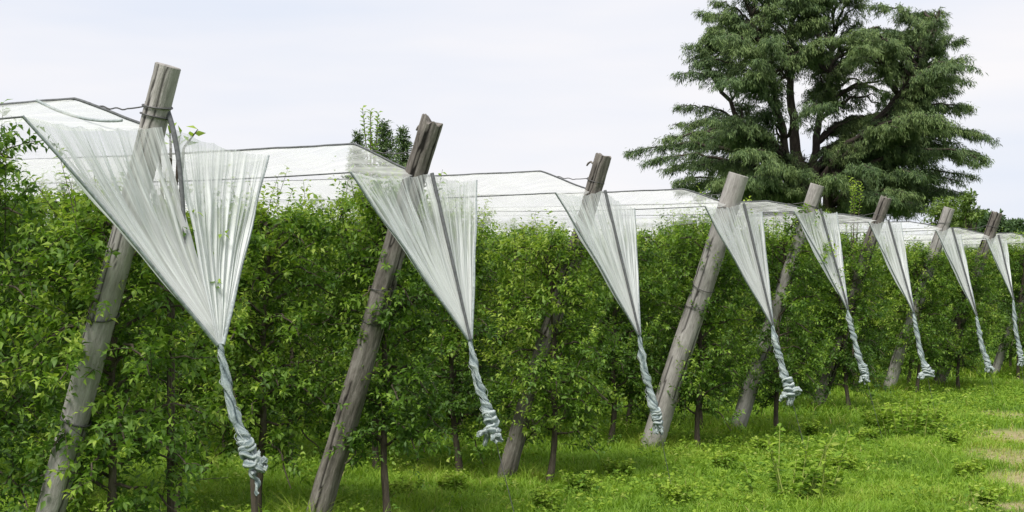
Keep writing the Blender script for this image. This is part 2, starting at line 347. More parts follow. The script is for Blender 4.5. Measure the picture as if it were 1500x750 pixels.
def make_post(i, r):
    T, B = r['T'], r['B']; ax = T-B; L = np.linalg.norm(ax); seed = i*17+3
    root = empty('leaning_post', B)
    tag(root, POST_LAB[i], 'post', 'leaning wooden end posts of the net rows')
    q = Vector(ax).to_track_quat('Z','X')
    nS, nR = 44, 90
    zs = np.concatenate([np.linspace(-.35, L, nR)]); th = np.linspace(0, 2*np.pi, nS, endpoint=False)
    V = np.zeros((nR,nS,3)); tt = np.ones((nR,nS)); rough = .10 if r['dark'] else .035
    crack = [(rng.uniform(0,2*np.pi), rng.uniform(.1,L-.6), rng.uniform(.8,2.2)) for _ in range(13)]
    for a in range(nR):
        z = zs[a]; rad = r['r']*(1.12-.16*z/L)
        bend = np.array([noise.noise((z*.5,seed,0)), noise.noise((z*.5,0,seed)), 0])*(.05 if r['dark'] else .02)*min(1, (L-z)/.8+.2)
        for b in range(nS):
            t = th[b]; n1 = noise.noise((math.cos(t)*1.5+seed, math.sin(t)*1.5, z*.9)); n2 = noise.noise((math.cos(t)*5, math.sin(t)*5+seed, z*1.6)); n3 = noise.noise((math.cos(t)*9+seed, math.sin(t)*9, z*7))
            k = 1+rough*(n1*1.1+n2*.9+n3*.45)
            for ca, cz, cl in crack:
                dt = abs((t-ca-.15*math.sin(z*3+ca)+math.pi)%(2*math.pi)-math.pi)
                if cz < z < cz+cl and dt < .075: k -= .045; tt[a,b] = .0
            tt[a,b] = min(tt[a,b], max(0.25, 1+.9*min(0, n2+.1)) if r['dark'] else 1)
            V[a,b] = (math.cos(t)*rad*k+bend[0], math.sin(t)*rad*k+bend[1], z)
    # top: slanted or chipped cut
    for b in range(nS):
        if i == 1: V[-1,b,2] += .03*noise.noise((th[b]*2,1,2))+(.05 if math.cos(th[b]-.4)>.55 else 0)
        elif i in (2,5,7): V[-1,b,2] += .035*noise.noise((th[b]*1.7,i,2))
    topc = V[-1].mean(0)
    rings = [V.reshape(-1,3)]; ring = topc+(V[-1]-topc)*.93; ring[:,2] += .006
    ii = np.arange(nR-1)[:,None]*nS; j = np.arange(nS)[None]; k = (j+1)%nS
    g = Geo(); F = np.stack([ii+j,ii+k,ii+nS+k,ii+nS+j],-1).reshape(-1,4)
    g.add(V.reshape(-1,3), F, tt.ravel())
    g.add(np.vstack([V[-1],ring]), np.stack([j[0],k[0],nS+k[0],nS+j[0]],-1), .8)
    g.add(np.vstack([ring,topc+[0,0,-.004]]), np.stack([np.full(nS,nS),j[0],k[0]],-1), np.r_[np.ones(nS), .3])
    o = g.build('post_shaft', M_post_dark if r['dark'] else M_post_pale, root, smooth=True)
    o.rotation_mode = 'QUATERNION'; o.rotation_quaternion = q
    # wire ties round the shaft
    bands = {0:[L-.27,L-.33,L*.56,L*.37], 1:[L-.55,L*.60,L*.52], 2:[L-.30,L*.6], 3:[L-.42,L*.60,L*.52], 4:[L-.3]}.get(i,[L-.3])
    for bz in bands:
        rb = r['r']*(1.12-.16*bz/L)*1.10; tilt = rng.uniform(-.12,.12); ph = rng.uniform(0,6)
        t2 = np.linspace(0, 2*np.pi*1.02, 40)
        pts = np.stack([np.cos(t2)*rb, np.sin(t2)*rb, bz+np.sin(t2+ph)*rb*tilt*3+t2*.003],-1)
        g = Geo(); sweep(g, pts, .0045 if i else .006, 6)
        if bz == bands[0]:   # twisted tie end hanging from the wire
            e = [(rb*1.05*math.cos(u*.5-1.9), rb*1.05*math.sin(u*.5-1.9), bz-.015-.03*u+.012*math.sin(u*9)) for u in np.linspace(0,2.4,24)]
            sweep(g, e, .006, 5)
        w = g.build('wire_tie', M_wire, root, smooth=True); w.rotation_mode='QUATERNION'; w.rotation_quaternion=q
    if i in (1, 2):   # stub of branch / broken staple beside the top
        g = Geo(); hgt = L-(.06 if i == 1 else .12)
        s = 1 if i == 2 else .8
        pts = np.array([[.05,0,0],[.10,.0,.0],[.15*s,.0,.015],[.17*s,.01,-.01],[.19*s if i==2 else .16,0,-.04]])+[0,0,hgt]
        rot = Matrix.Rotation(-.35,3,'Z'); pts = np.array([rot@Vector(p) for p in pts])
        sweep(g, pts, [.03,.026,.018,.012,.008] if i == 1 else [.018,.014,.012,.012,.009], 8, 1)
        w = g.build('branch_stub', M_post_dark, root, smooth=True); w.rotation_mode='QUATERNION'; w.rotation_quaternion=q
    return root
for i, r in enumerate(ROWS): make_post(i, r)

# ------------------------------------------------------------------ nets
NET_LAB = [
 'widest white hail net at far left, its funnel half hiding the tallest post',
 'white hail net gathered under the ragged second post, dark cord along its funnel',
 'white hail net gathered from the thin knotty third post down to a frayed tail',
 'white hail net gathered from the thick pale post in front of the cedar',
 'narrow white hail net funnel at the slim pale post below the cedar trunk',
 'narrow white hail net funnel ending in a sideways knot, sixth from the left',
 'narrow white hail net funnel at the third post from the right edge',
 'narrowest white hail net funnel nearest the right edge of the photo',
 'hail net of the ninth row, partly outside the right edge',
 'hail net of the tenth row beyond the right edge']
LEN = [5.5, 8, 10, 12, 13, 13, 13, 13, 13, 13]
def cat_curve(a, b, sag, n):
    t = np.linspace(0,1,n)[:,None]; p = a+(b-a)*t; p[:,2] -= sag*4*(t*(1-t))[:,0]; return p
def bezier(p0,p1,p2,n):
    t=np.linspace(0,1,n)[:,None]; return (1-t)**2*p0+2*t*(1-t)*p1+t**2*p2

for i, r in enumerate(ROWS):
    d = r['d']; root = empty('hail_net', r['B'])
    tag(root, NET_LAB[i], 'net', 'white hail nets tied down at the row ends')
    inv = -r['B']
    def part(name, g, m, smooth=True, parent=root):
        g.V = [v+inv.astype(np.float32) for v in g.V] if parent is root else g.V
        return g.build(name, m, parent, smooth)
    zA = CAM_H+(HY-{0:186,1:254,2:279,3:298,4:306,5:322,6:333,7:344,8:352,9:356}[i])/FPX*d
    A = r['axis'](zA); A[2] = zA
    zL = zA-.02-(.03 if i else -.0); 
    Lc = r['top_xy']-PERP*r['L']; Lc[2] = CAM_H+(.925 if i==0 else (HY-{1:252,2:282,3:302,4:309,5:325,6:337,7:349,8:355,9:360}[i])/FPX*Lc[1])
    if i == 0: Lc[2] = CAM_H+(HY-170)/FPX*Lc[1]
    Rc = r['top_xy']+PERP*r['Rr']; Rc[2] = CAM_H+(HY-{0:228,1:264,2:305,3:310,4:311,5:326,6:343,7:352,8:357,9:361}[i])/FPX*Rc[1]
    Rc[2] = max(Rc[2], zA-.16)
    ap = at(*r['ap'], d-.17)
    # --- funnel sheets
    def sheet(p0, p1, mid_sag, apx, kp, seed, nu=130, nv=56, amp=.03, hollow=.05, gath=(0,1)):
        kp = kp*(1+.3*math.sin(seed*5)); hollow = hollow*(1+.5*math.sin(seed*3)); amp = amp*(1.25+.3*math.sin(seed*7))
        u = np.linspace(0,1,nu)[:,None]; v = np.linspace(0,1,nv)[None]
        top = p0+(p1-p0)*u; top[:,2] -= mid_sag*4*(u*(1-u))[:,0]
        nrm = norm(np.cross(p1-p0, apx-p0)); side = norm(p1-p0)
        if nrm[1] > 0: nrm = -nrm
        apu = apx+side*(u-.5)*.05
        P = top[:,None]*(1-v[...,None])+apu[:,None]*v[...,None]
        w = (1-v)**.75
        f = (np.sin(u*kp*6.28+seed+1.5*np.sin(u*9+seed))*.5+np.sin(u*kp*2.3*6.28+seed*2)*.3+.35*np.sin(u*kp*4.7*6.28+v*2))
        wr = .35*np.sin(v*14+u*7+seed)*np.sin(u*kp*3+seed)
        disp = amp*(f+wr)*w*np.clip(v*3+.08,0,1) - hollow*np.sin(np.pi*u)*np.sin(np.pi*np.clip(v*1.1,0,1))
        P = P+nrm*disp[...,None]
        P = P+side*(.018*np.sin(u*23+seed)*np.sin(np.pi*v**.6)*np.sin(np.pi*u)*w)[...,None]+np.array([0,0,-1.])*(.02*np.abs(np.sin(u*kp*2+seed))*(1-v)**4*np.sin(np.pi*u))[...,None]
        # little scallops at the upper edge
        gat = v**1.1*np.ones_like(u)+.35*np.exp(-((u-0)/.05)**2)+.25*np.exp(-((u-1)/.07)**2)
        uv = np.stack(np.broadcast_arrays(u*(r['L'] if gath[0]==0 else r['Rr'])+seed, v*1.3, gat), -1)
        ia = (np.arange(nu-1)[:,None]*nv+np.arange(nv-1)[None]).ravel()
        g = Geo(); g.add(P.reshape(-1,3), np.stack([ia,ia+1,ia+nv+1,ia+nv],-1), .5, uv.reshape(-1,3))
        return g, P
    Anear, Afar = (A-PERP*.02+O*.10, A+PERP*.04+O*.12) if i == 0 else (A+O*(r['r']+.03), A+O*(r['r']+.032)+PERP*.01)
    g, Pn = sheet(Lc, Anear, .03, ap, 9, i*1.7+.3, amp=.028, hollow=.06); part('funnel_near_sheet', g, M_net)
    g, Pf = sheet(Afar, Rc, .02, ap, 8, i*2.3+1.1, amp=.022, hollow=.04, gath=(1,1)); part('funnel_far_sheet', g, M_net)
    # edge cords
    g = Geo(); sweep(g, Pn[0], np.linspace(.009,.012,56), 6); part('edge_cord', g, M_pale_cord)
    g = Geo(); sweep(g, Pf[-1], np.linspace(.008,.014,56), 6); part('edge_cord', g, M_pale_cord)
    ktop = A+np.array([0,0,.10])+O*.10+PERP*.06
    mc = bezier(ktop, A+O*.24+PERP*.03+np.array([0,0,-.15]), A*.45+ap*.55, 30) if i==0 else cat_curve(A+O*(r['r']+.04), ap, .0, 30)+O*.02
    mc = mc - PERP*(.035 if i == 0 else .02)
    g = Geo(); sweep(g, mc, np.linspace(.019,.013,30), 6); part('middle_cord', g, M_cord)
    # --- roof sheet over the row
    n_s, n_t = int(LEN[i]*12), 34
    s = np.concatenate([np.linspace(0,1.2,26)[:-1], np.linspace(1.2, LEN[i], n_s)])[:,None]; t = np.linspace(-1,1,n_t)[None]
    zr = CAM_H+(HY-{0:140,1:208,2:249,3:276,4:294,5:313,6:324,7:333,8:341,9:348}[i])/FPX*(d+.2)
    zr = min(zr, 3.56)
    rise = np.clip(s/.62,0,1); rise = .75*rise+.25*rise*rise*(3-2*rise)
    ridge_z = zA+(zr-zA)*rise-.012*np.maximum(s-1,0)**1.0*0
    ridge_z = ridge_z-.012*np.sin(np.pi*((s-.6)%4.2)/4.2)*rise
    zLn = Lc[2]-.02*np.sin(s*1.1); zRn = (Rc[2]-.0)-.03*np.sin(s*.9+1)-.10*np.clip(s/1.5,0,1)
    wL, wR = r['L'], r['Rr']+(.95-r['Rr'])*np.clip(s/1.2,0,1)
    base = A+(r['top_xy']-np.array([A[0],A[1],0]))*0
    C0 = np.array([A[0],A[1],0])
    offs = np.where(t<0, t*wL, t*wR)
    # at s=0 the corners sit where the funnel corners are
    cornerL = Lc*[1,1,0]-C0; cornerR = Rc*[1,1,0]-C0
    XY = C0+ROW*s[...,None]+np.where((t<0)[...,None], -t[...,None]*cornerL, 0)+np.where((t>=0)[...,None], t[...,None]*(cornerR+(PERP*.95-cornerR)*np.clip(s/1.2,0,1)[...,None]), 0)
    at_ = np.abs(t); ez = np.where(t<0, zLn, zRn)
    zz = ridge_z+(ez-ridge_z)*(at_**.92)-.05*np.sin(np.pi*at_)*(.6+.4*np.sin(s*2.3+i))
    zz = zz+.020*np.sin(s*9+3*np.sin(t*4)+i)*np.sin(np.pi*at_)+.008*np.sin(s*23+t*9)*np.sin(np.pi*at_)
    P = XY.copy(); P[...,2] = zz
    ns = len(s); gat = .25*np.exp(-(s/.18)**2)+.30*np.exp(-(at_/.06)**2)+.35*np.clip((at_-.9)/.1,0,1)+0*s
    ang = np.broadcast_arrays(s, t, gat)
    uv = np.stack([ang[0]*.55+ang[1]*.35, ang[1]*1.5+ang[0]*.2, ang[2]],-1)
    ia = (np.arange(ns-1)[:,None]*n_t+np.arange(n_t-1)[None]).ravel()
    g = Geo(); g.add(P.reshape(-1,3), np.stack([ia,ia+1,ia+n_t+1,ia+n_t],-1), .5, uv.reshape(-1,3)); part('net_roof', g, M_roofnet)
    # hem hanging below the far eave
    hem = P[:, -1]; hv = np.linspace(0,1,6)[None]
    Hm = hem[:,None]+np.array([0,0,-1.])*hv[...,None]*(.07+.02*np.sin(s*5)[...,None])+PERP*(.02*np.sin(s*17)*hv)[...,None]
    uvh = np.stack(np.broadcast_arrays(s*.6, hv*.3, .1+0*hv*s),-1)
    ia = (np.arange(ns-1)[:,None]*6+np.arange(5)[None]).ravel()
    g = Geo(); g.add(Hm.reshape(-1,3), np.stack([ia,ia+1,ia+7,ia+6],-1), .5, uvh.reshape(-1,3)); part('hem_strip', g, M_roofnet)
    # ridge cord (dark), eave cords (thin), ridge tie wire to the post
    mid = P[:, n_t//2-1:n_t//2+1].mean(1)+np.array([0,0,.012])
    k0 = int(np.argmax(s[:,0] > .5))
    rc = mid[k0:]
    g = Geo(); sweep(g, rc, np.interp(s[k0:,0],[2.6,4.2],[.0105,.003]), 6); part('ridge_cord', g, M_cord)
    g = Geo(); sweep(g, mid[:k0+1], .010, 6); part('descending_cord', g, M_cord)
    zt = r['T'][2]-.24; Pt = r['axis'](zt); Pt[2] = zt; Pt = Pt+ROW*r['r']
    nn = 26; wpts = cat_curve(rc[0], Pt, .03, nn); tw = np.linspace(0,14,nn); wpts[:,2] += .006*np.sin(tw*2)*(np.linspace(0,1,nn)<.65)
    g = Geo(); sweep(g, wpts, .005, 5); part('tie_wire', g, M_wire)
    g = Geo(); sweep(g, P[:,0]+[0,0,-.004], np.interp(s[:,0],[1.8,3.2],[.006,.002]), 5); part('eave_cord', g, M_cord)
    if i == 0:  # loose folded strip lying across the near slope
        p0 = P[k0+8, n_t//2-1]; p1 = P[k0-6, n_t//2-6]; p2 = Lc*.25+A*.75+np.array([0,0,.03])
        g = Geo(); sweep(g, bezier(p0+[0,0,.01], p1+[0,0,.0], p2, 20), .010, 6); part('folded_strip', g, M_pale_cord)
    # --- twisted tail of the net and its knot
    de = d-.17-.24*.407*1.0
    E = at(*r['end'], de); Ltot = np.linalg.norm(E-ap); n = 90; tt = np.linspace(0,1,n)
    side = norm(np.cross(E-ap, [0,1,0])); 
    path = ap+(E-ap)*tt[:,None]+side*(.010*np.sin(tt*9+i)*tt)[:,None]+side*(-.02*np.sin(np.pi*tt))[:,None]
    path[0] = ap-(E-ap)/n
    fat = [.80,.95,1.05,1.15,1.05,1.05,1.1,1.05,1.05,1.05][i]
    rad = fat*(.015+.019*np.clip(tt/.25,0,1)+.012*np.clip((tt-.6)/.3,0,1))*(1+.13*np.sin(tt*23+i)+.08*np.sin(tt*41+2*i))
    sides = 30; th = np.linspace(0,2*np.pi,sides,endpoint=False); sl = tt*Ltot
    tw_rate = 21+3*np.sin(i*2)
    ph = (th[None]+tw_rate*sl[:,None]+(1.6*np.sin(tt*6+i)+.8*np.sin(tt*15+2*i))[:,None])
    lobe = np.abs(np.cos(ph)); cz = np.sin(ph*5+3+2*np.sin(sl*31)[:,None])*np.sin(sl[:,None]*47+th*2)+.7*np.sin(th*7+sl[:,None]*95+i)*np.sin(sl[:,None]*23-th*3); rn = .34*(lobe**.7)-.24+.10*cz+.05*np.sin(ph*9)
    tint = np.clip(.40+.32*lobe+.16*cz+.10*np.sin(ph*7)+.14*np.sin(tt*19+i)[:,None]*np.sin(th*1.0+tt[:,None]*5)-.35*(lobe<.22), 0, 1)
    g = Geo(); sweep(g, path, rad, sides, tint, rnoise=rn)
    for q in range(16):   # loose threads standing off the twist
        a0 = rng.uniform(0, .85); tq = np.linspace(a0, min(1, a0+rng.uniform(.06,.2)), 14); c = np.stack([np.interp(tq, tt, path[:,z]) for z in range(3)], -1)
        aa = rng.uniform(0,6.28)+tq*Ltot*rng.uniform(6,22); ro = np.interp(tq, tt, rad)*(1.05+.5*np.sin((tq-a0)/(tq[-1]-a0)*np.pi)*rng.random())
        sweep(g, c+np.stack([np.cos(aa)*ro, np.sin(aa)*ro, .01*np.sin(aa*2)], -1), .0022, 3, .95, caps=False)
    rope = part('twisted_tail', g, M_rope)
    # knot: overlapping flattened loops, then a crumpled tuft
    dirv = norm(E-ap); e1 = norm(np.cross(dirv,[0,1,0])); e2 = np.cross(dirv,e1)
    g = Geo(); ks = [.78,.9,.85,1.1,.85,1.0,.8,.8,.8,.8][i]
    for q in range(4):
        c = E+dirv*(-.10+.055*q)*ks; tl = rng.uniform(-.5,.5); a = np.linspace(0,2*np.pi*1.1,46)+rng.uniform(0,6)
        rr_ = .040*ks*(1+.15*np.sin(a*3+q))
        pts = c+e1*(np.cos(a)*rr_)[:,None]+e2*(np.sin(a)*rr_)[:,None]+dirv*(np.sin(a+q)*rr_*tl+ .01*np.sin(a*2))[:,None]
        lob = .25*np.sin(np.linspace(0,2*np.pi,12,endpoint=False)[None]*3+a[:,None]*2)
        sweep(g, pts, .026*ks*(1+.2*np.sin(a*2+q)), 12, np.clip(.62+lob*1.7,0,1), rnoise=lob*.8)
    if i: pass
    tuft = {0:[(1.0,.25),(.75,-.35),(.35,.9)],1:[(-.7,.35),(.5,.7),(.1,1)],2:[(-.35,1),(.05,1.3),(.3,1.1),(-.1,1.5)],3:[(-1,.5),(-.5,.9),(1,.2),(.8,-.2),(.1,.9)],4:[(-.45,1),(.2,.6),(-.3,.5)],
            5:[(-1.5,.25),(1.5,.1),(-1,.1),(1.2,-.1)],6:[(1.1,.5),(.4,.7),(-.3,.5)],7:[(-.5,.8),(.4,.9)],8:[(-.5,.8),(.4,.9)],9:[(-.5,.8),(.4,.9)]}[i]
    for (a_, b_) in tuft:
        for q in range(3):
            dv = norm(e1*(-a_ if e1[0] < 0 else a_)+dirv*b_+rng.normal(0,.25,3)); ln = .13*ks*rng.uniform(.7,1.15)
            tq = np.linspace(0,1,9); wob = rng.normal(0,.012,(9,3))*tq[:,None]
            pts = E+dirv*.03*ks+dv*(tq*ln)[:,None]+wob+np.array([0,0,-.03])*(tq**2)[:,None]
            rn2 = .35*np.sin(np.linspace(0,2*np.pi,10,endpoint=False)[None]*4+rng.uniform(0,6)+tq[:,None]*3)
            sweep(g, pts, .016*ks*(1+.8*np.sin(np.pi*np.clip(tq*1.1,0,1))), 10, np.clip(.8+rn2,0,1), rnoise=rn2)
    if i == 0:  # loose end running down the stake
        tq = np.linspace(0,1,26); pts = E+dirv*.05+dirv*(tq*.20)[:,None]+e1*(.012*np.sin(tq*12))[:,None]
        rn2 = .4*np.cos(np.linspace(0,2*np.pi,12,endpoint=False)[None]*2+tq[:,None]*16)
        sweep(g, pts, .022*(1-.55*tq), 12, np.clip(.55+rn2,0,1), rnoise=rn2)
    part('knot', g, M_rope)
    # --- anchor in the ground
    G = E+dirv*((E[2]+.15)/-dirv[2])
    if i == 0:
        an = empty('anchor_stake', (G[0],G[1],0)); tag(an, 'slim dark wooden stake under the knot of the widest net', 'stake')
        g = Geo(); top = E+dirv*.08; pts = cat_curve(np.array([top[0]+.012,top[1],top[2]]), np.array([top[0]+.03,top[1]+.02,-.2]), 0, 14)-[G[0],G[1],0]
        sweep(g, pts, .022*(1+.1*np.sin(np.arange(14)*1.9)), 10, 1); g.build('stake_shaft', M_trunk, an, True)
    else:
        g = Geo(); pts = cat_curve(E, G, .0, 12)-np.array([G[0],G[1],0]); sweep(g, pts, .0035, 5)
        an = g.build('anchor_wire', M_wire, None, True); an.location = (G[0],G[1],0)
        tag(an, f'thin dark anchor wire running from the knot of the {ORD[i]} net into the grass', 'wire', 'anchor wires below the net knots')

# slim upright support posts hidden in the rows
g = Geo(); sweep(g, np.stack([np.zeros(12),np.zeros(12),np.linspace(-.3,3.3,12)],-1), .05, 12, 1)
me = g.mesh('support_post', M_post_pale, True)
for i, r in enumerate(ROWS):
    o = link('support_post', me); p = r['B']+ROW*([4.6,6.5][i>0] if i < 2 else 9.0); o.location = (p[0],p[1],0)
    tag(o, f'upright wooden support post standing inside the {ORD[i]} row of fruit trees', 'post', 'upright support posts inside the rows')

# ------------------------------------------------------------------ orchard trees
def make_tree_meshes(seed, dens=1.0, hgt=3.05, low=.70):
    rs = np.random.default_rng(seed); tg = Geo(); lg = Geo()
    zt = np.linspace(-.1, hgt-.35, 22); bx = .05*np.sin(zt*1.3+seed)+.02*np.sin(zt*4+seed); by = .05*np.cos(zt*1.1+seed*2)
    bx -= bx[0]; by -= by[0]
    sweep(tg, np.stack([bx,by,zt],-1), np.interp(zt,[0,.3,hgt],[.048,.036,.012])*(1+.08*np.sin(zt*17)), 10, 1)
    SP=[]; SD=[]; BT=[]
    nb = 40
    for b in range(nb):
        f = (b+.5)/nb; z0 = low+f*(hgt-.37-low); az = b*2.4+rs.uniform(-.3,.3)
        ex = .72; ey = .52; taper = .75+.35*math.sin(math.pi*min(1,f*.9+.1)); L = rs.uniform(.75,1.08)*taper
        dx, dy = math.cos(az)*ex*L, math.sin(az)*ey*L
        rise = rs.uniform(-.28,.22) if f < .35 else rs.uniform(-.05,.38)
        t = np.linspace(0,1,9)[:,None]; st = np.array([np.interp(z0,zt,bx),np.interp(z0,zt,by),z0])
        P = st+np.array([dx,dy,0])*t+np.array([0,0,1.])*(rise*t+.10*np.sin(t*3.1)-.10*t**3)+rs.normal(0,.012,(9,3))
        sweep(tg, P, np.linspace(.015,.005,9), 5, 1, caps=False)
        ns = int(20*dens)
        bt = rs.normal(0,.11)
        for q in range(ns):
            BT.append(bt)
            tt = rs.uniform(.12,1); idx = tt*8; i0 = min(int(idx),7); p = P[i0]+(P[i0+1]-P[i0])*(idx-i0)
            SP.append(p+rs.normal(0,.05,3)); out = np.array([dx,dy,0.])/max(.1,math.hypot(dx,dy))
            SD.append(norm(out*rs.uniform(.1,1.0)+rs.normal(0,.5,3)+[0,0,rs.uniform(-.15,1.2)]))
    for q in range(44):  # upright leaders above the crown
        a = rs.uniform(0,6.28); rr = rs.uniform(.0,.6); SP.append(np.array([math.cos(a)*rr, math.sin(a)*rr*.7, hgt-rs.uniform(.45,.95)])); SD.append(norm(np.array([rs.normal(0,.18),rs.normal(0,.18),1.])))
    SP = np.array(SP); SD = np.array(SD); n = len(SP)
    SL = rs.uniform(.12,.40,n); SL[-44:] = rs.uniform(.3,.82,44)
    per = 15; u = np.linspace(.08,1,per)
    bent = np.array([0,0,-1.])*.10
    P = SP[:,None]+SD[:,None]*(SL[:,None]*u[None])[...,None]+bent*(SL[:,None]*u[None]**2)[...,None]
    # twigs
    for k in range(0,n,3): sweep(tg, np.stack([SP[k], SP[k]+SD[k]*SL[k]*.5, P[k,-1]]), [.004,.003,.002], 3, 1, caps=False)
    P = P.reshape(-1,3); m = len(P); D0 = np.repeat(SD,per,0)
    phi = np.tile(np.arange(per)*2.4,n)+np.repeat(rs.uniform(0,6.28,n),per)
    a = norm(np.cross(D0,[.3,.1,1.])); b2 = np.cross(D0,a)
    D = D0*rs.uniform(.25,1.0,(m,1))+a*np.cos(phi)[:,None]+b2*np.sin(phi)[:,None]; D[:,2] -= rs.uniform(-.1,.45,m)
    Nn = norm(norm(D)*-.2+rs.normal(0,.45,(m,3))+[0,0,1.])
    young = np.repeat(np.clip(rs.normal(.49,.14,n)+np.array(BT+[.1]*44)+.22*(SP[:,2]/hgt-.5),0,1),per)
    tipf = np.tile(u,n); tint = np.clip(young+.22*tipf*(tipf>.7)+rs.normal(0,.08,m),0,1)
    keep = rs.random(m) > .06
    size = rs.uniform(.050,.098,m)*(1-.25*tipf)
    leaves(lg,P[keep],D[keep],Nn[keep],size[keep],(size*rs.uniform(.38,.52,m))[keep],tint[keep],.18,.22)
    return tg.mesh('trunk',M_trunk,True), lg.mesh('crown',M_leaf)
PROTO = [make_tree_meshes(s, 1.0, h, lo) for s, h, lo in ((1,3.20,.7),(2,3.34,.72),(3,3.10,.68),(4,3.38,.48),(5,3.22,.44),(6,3.08,.52),(7,3.30,.46))]
WORDS = ['end','second','third','fourth','fifth','sixth','seventh','eighth','ninth','tenth','eleventh','twelfth','thirteenth','fourteenth']
CNT = [5,8,10,12,12,12,12,12,12,12]
ang = math.atan2(ROW[1], ROW[0])
def place_tree(p, k, label, rz=None, sz=1.0, sxy=1.0):
    root = empty('orchard_tree', (p[0],p[1],0), ang+(math.pi if k%2 else 0)+rng.uniform(-.12,.12) if rz is None else rz)
    root.scale = (sxy, sxy, sz)
    tg, lg = PROTO[k]
    link('trunk', tg, root); link('crown', lg, root)
    tag(root, label, 'tree', 'fruit trees planted in rows under the nets'); return root
cnt = 0
for i, r in enumerate(ROWS):
    for k in range(CNT[i]):
        s_in = (-.42 if i == 0 else -.55)+k*1.12+rng.uniform(-.08,.08)
        off = ([.24,.30,.02,.22,-.02,-.08,-.1,-.25,-.2,-.2][i] if k == 0 else (-.02 if i == 0 else .08))
        p = r['B']+ROW*s_in+PERP*(off+rng.uniform(-.06,.06))
        if k == 0: lab = f'leafy fruit tree ending the {ORD[i]} row from the left, beside its leaning post'
        else: lab = f'leafy green fruit tree, {WORDS[k]} in from the end of the {ORD[i]} row from the left'
        place_tree(p, (i+k*2)%3 if i < 2 else 3+(i*5+k*3+k//3)%4, lab, sz=rng.uniform(.92,1.05)*(.93 if k==0 else 1.05 if i==0 else 1), sxy=.95 if k == 0 else 1.02)

# bright shoots that stand up through the nets
def shoot(p, h, n, label, sd):
    rs = np.random.default_rng(sd); root = empty('leafy_shoot', (p[0],p[1],0)); z0 = p[2]
    tg = Geo(); lg = Geo()
    for q in range(n):
        a = rs.uniform(0,6.28); b = np.array([math.cos(a)*.06*q**.5, math.sin(a)*.06*q**.5, z0]); hh = h*rs.uniform(.55,1) if q else h
        t = np.linspace(0,1,10)[:,None]; P = b+np.array([rs.normal(0,.05),rs.normal(0,.05),hh])*t
        st = np.vstack([[b[0]*.2,b[1]*.2,z0-.9], P]); st = np.vstack([[b[0]*.2,b[1]*.2,.2], st]); sweep(tg, st, np.linspace(.012,.003,12), 5, 1)
        m = int(hh*42); tt = np.linspace(.1,1,m); LP = b+(P[-1]-b)*tt[:,None]; phi = np.arange(m)*2.4
        D = np.stack([np.cos(phi),np.sin(phi),rs.uniform(.1,1.2,m)],-1)
        leaves(lg, LP, D, rs.normal(0,.4,(m,3))+[0,0,1], rs.uniform(.06,.10,m), rs.uniform(.03,.045,m), np.clip(.75+.2*tt+rs.normal(0,.06,m),0,1), .1)
    tg.build('stem', M_trunk, root, True); lg.build('foliage', M_leaf, root); return tag(root, label, 'shoot', 'shoots poking up through the nets')
r=ROWS[2]; shoot(at(538,232,19.5), .72, 5, 'bright yellow green leafy shoot rising above the net left of the ragged second post', 5)
shoot(at(1250,318,26), .75, 4, 'pair of pale green leafy shoots standing up in front of the cedar between two nets', 8)
shoot(at(250,215,9.4), .14, 4, 'small leafy twigs behind the neck of the tallest post', 9)

# ------------------------------------------------------------------ weeds in the meadow
def weed_meshes(sd, h, n):
    rs = np.random.default_rng(sd); lg = Geo(); sg = Geo()
    for q in range(n):
        a = rs.uniform(0,6.28); rr = rs.uniform(0,.28)*h*1.8; b = np.array([math.cos(a)*rr,math.sin(a)*rr,-.02]); hh = h*rs.uniform(.5,1)
        tip = b+np.array([math.cos(a)*.25*hh+rs.normal(0,.05), math.sin(a)*.25*hh, hh]); sweep(sg, np.stack([b,(b+tip)/2+[0,0,.03],tip]), [.005,.004,.002], 4, 1, caps=False)
        m = int(20+hh*40); t = rs.uniform(.1,1,m); P = b+(tip-b)*t[:,None]; phi = rs.uniform(0,6.28,m)
        D = np.stack([np.cos(phi),np.sin(phi),rs.uniform(-.1,.9,m)],-1)
        leaves(lg,P,D,rs.normal(0,.4,(m,3))+[0,0,1],rs.uniform(.05,.11,m)*(1.1-.5*t),rs.uniform(.02,.035,m),np.clip(rs.normal(.45,.1)+.25*t+rs.normal(0,.08,m),0,1),.25)
    return sg.mesh('stem',M_weed,True), lg.mesh('foliage',M_weed)
WP = [weed_meshes(1,.42,16), weed_meshes(2,.30,18), weed_meshes(3,.50,14), weed_meshes(4,.24,16)]
WEEDS = [ # px, base py, proto, label
 (1160,735,2,'tall dark green weed clump at the bottom edge, below the fourth net tail'),
 (1205,722,1,'low weed clump touching the tall one at the bottom centre right'),
 (1325,640,0,'bushy weed clump on the grass below the sideways knotted net tail'),
 (1290,628,1,'left neighbour of the bushy weed clump below the sideways knotted tail'),
 (1362,632,1,'right neighbour of the bushy weed clump below the sideways knotted tail'),
 (1270,648,3,'small weed clump in front and to the left of the bushy one'),
 (985,738,3,'small leafy weed by the bottom edge below the fourth post'),
 (845,725,1,'leafy weed in the grass by the base of the third post, to its right'),
 (800,748,3,'small weed cut by the bottom edge below the third post'),
 (905,700,3,'small weed left of the dark foot of the fourth post'),
 (1060,690,3,'small weed on the grass right of the foot of the fourth post'),
 (1190,640,1,'weed at the foot of the tree row below the fourth net tail'),
 (1420,700,3,'low weed beside the bare tan patch at lower right'),
 (1445,745,3,'low weed by the bottom edge near the right corner'),
 (1120,665,3,'small weed between the fourth row foot and the tall bottom weed'),
 (660,722,3,'small weed beneath the end tree of the second row'),
 (590,735,3,'small weed near the thin trunk right of the second post'),
 (1235,690,3,'small weed in the open grass below the fifth net tail'),
 (1395,655,3,'small weed on the grass right of the bushy clump'),
]
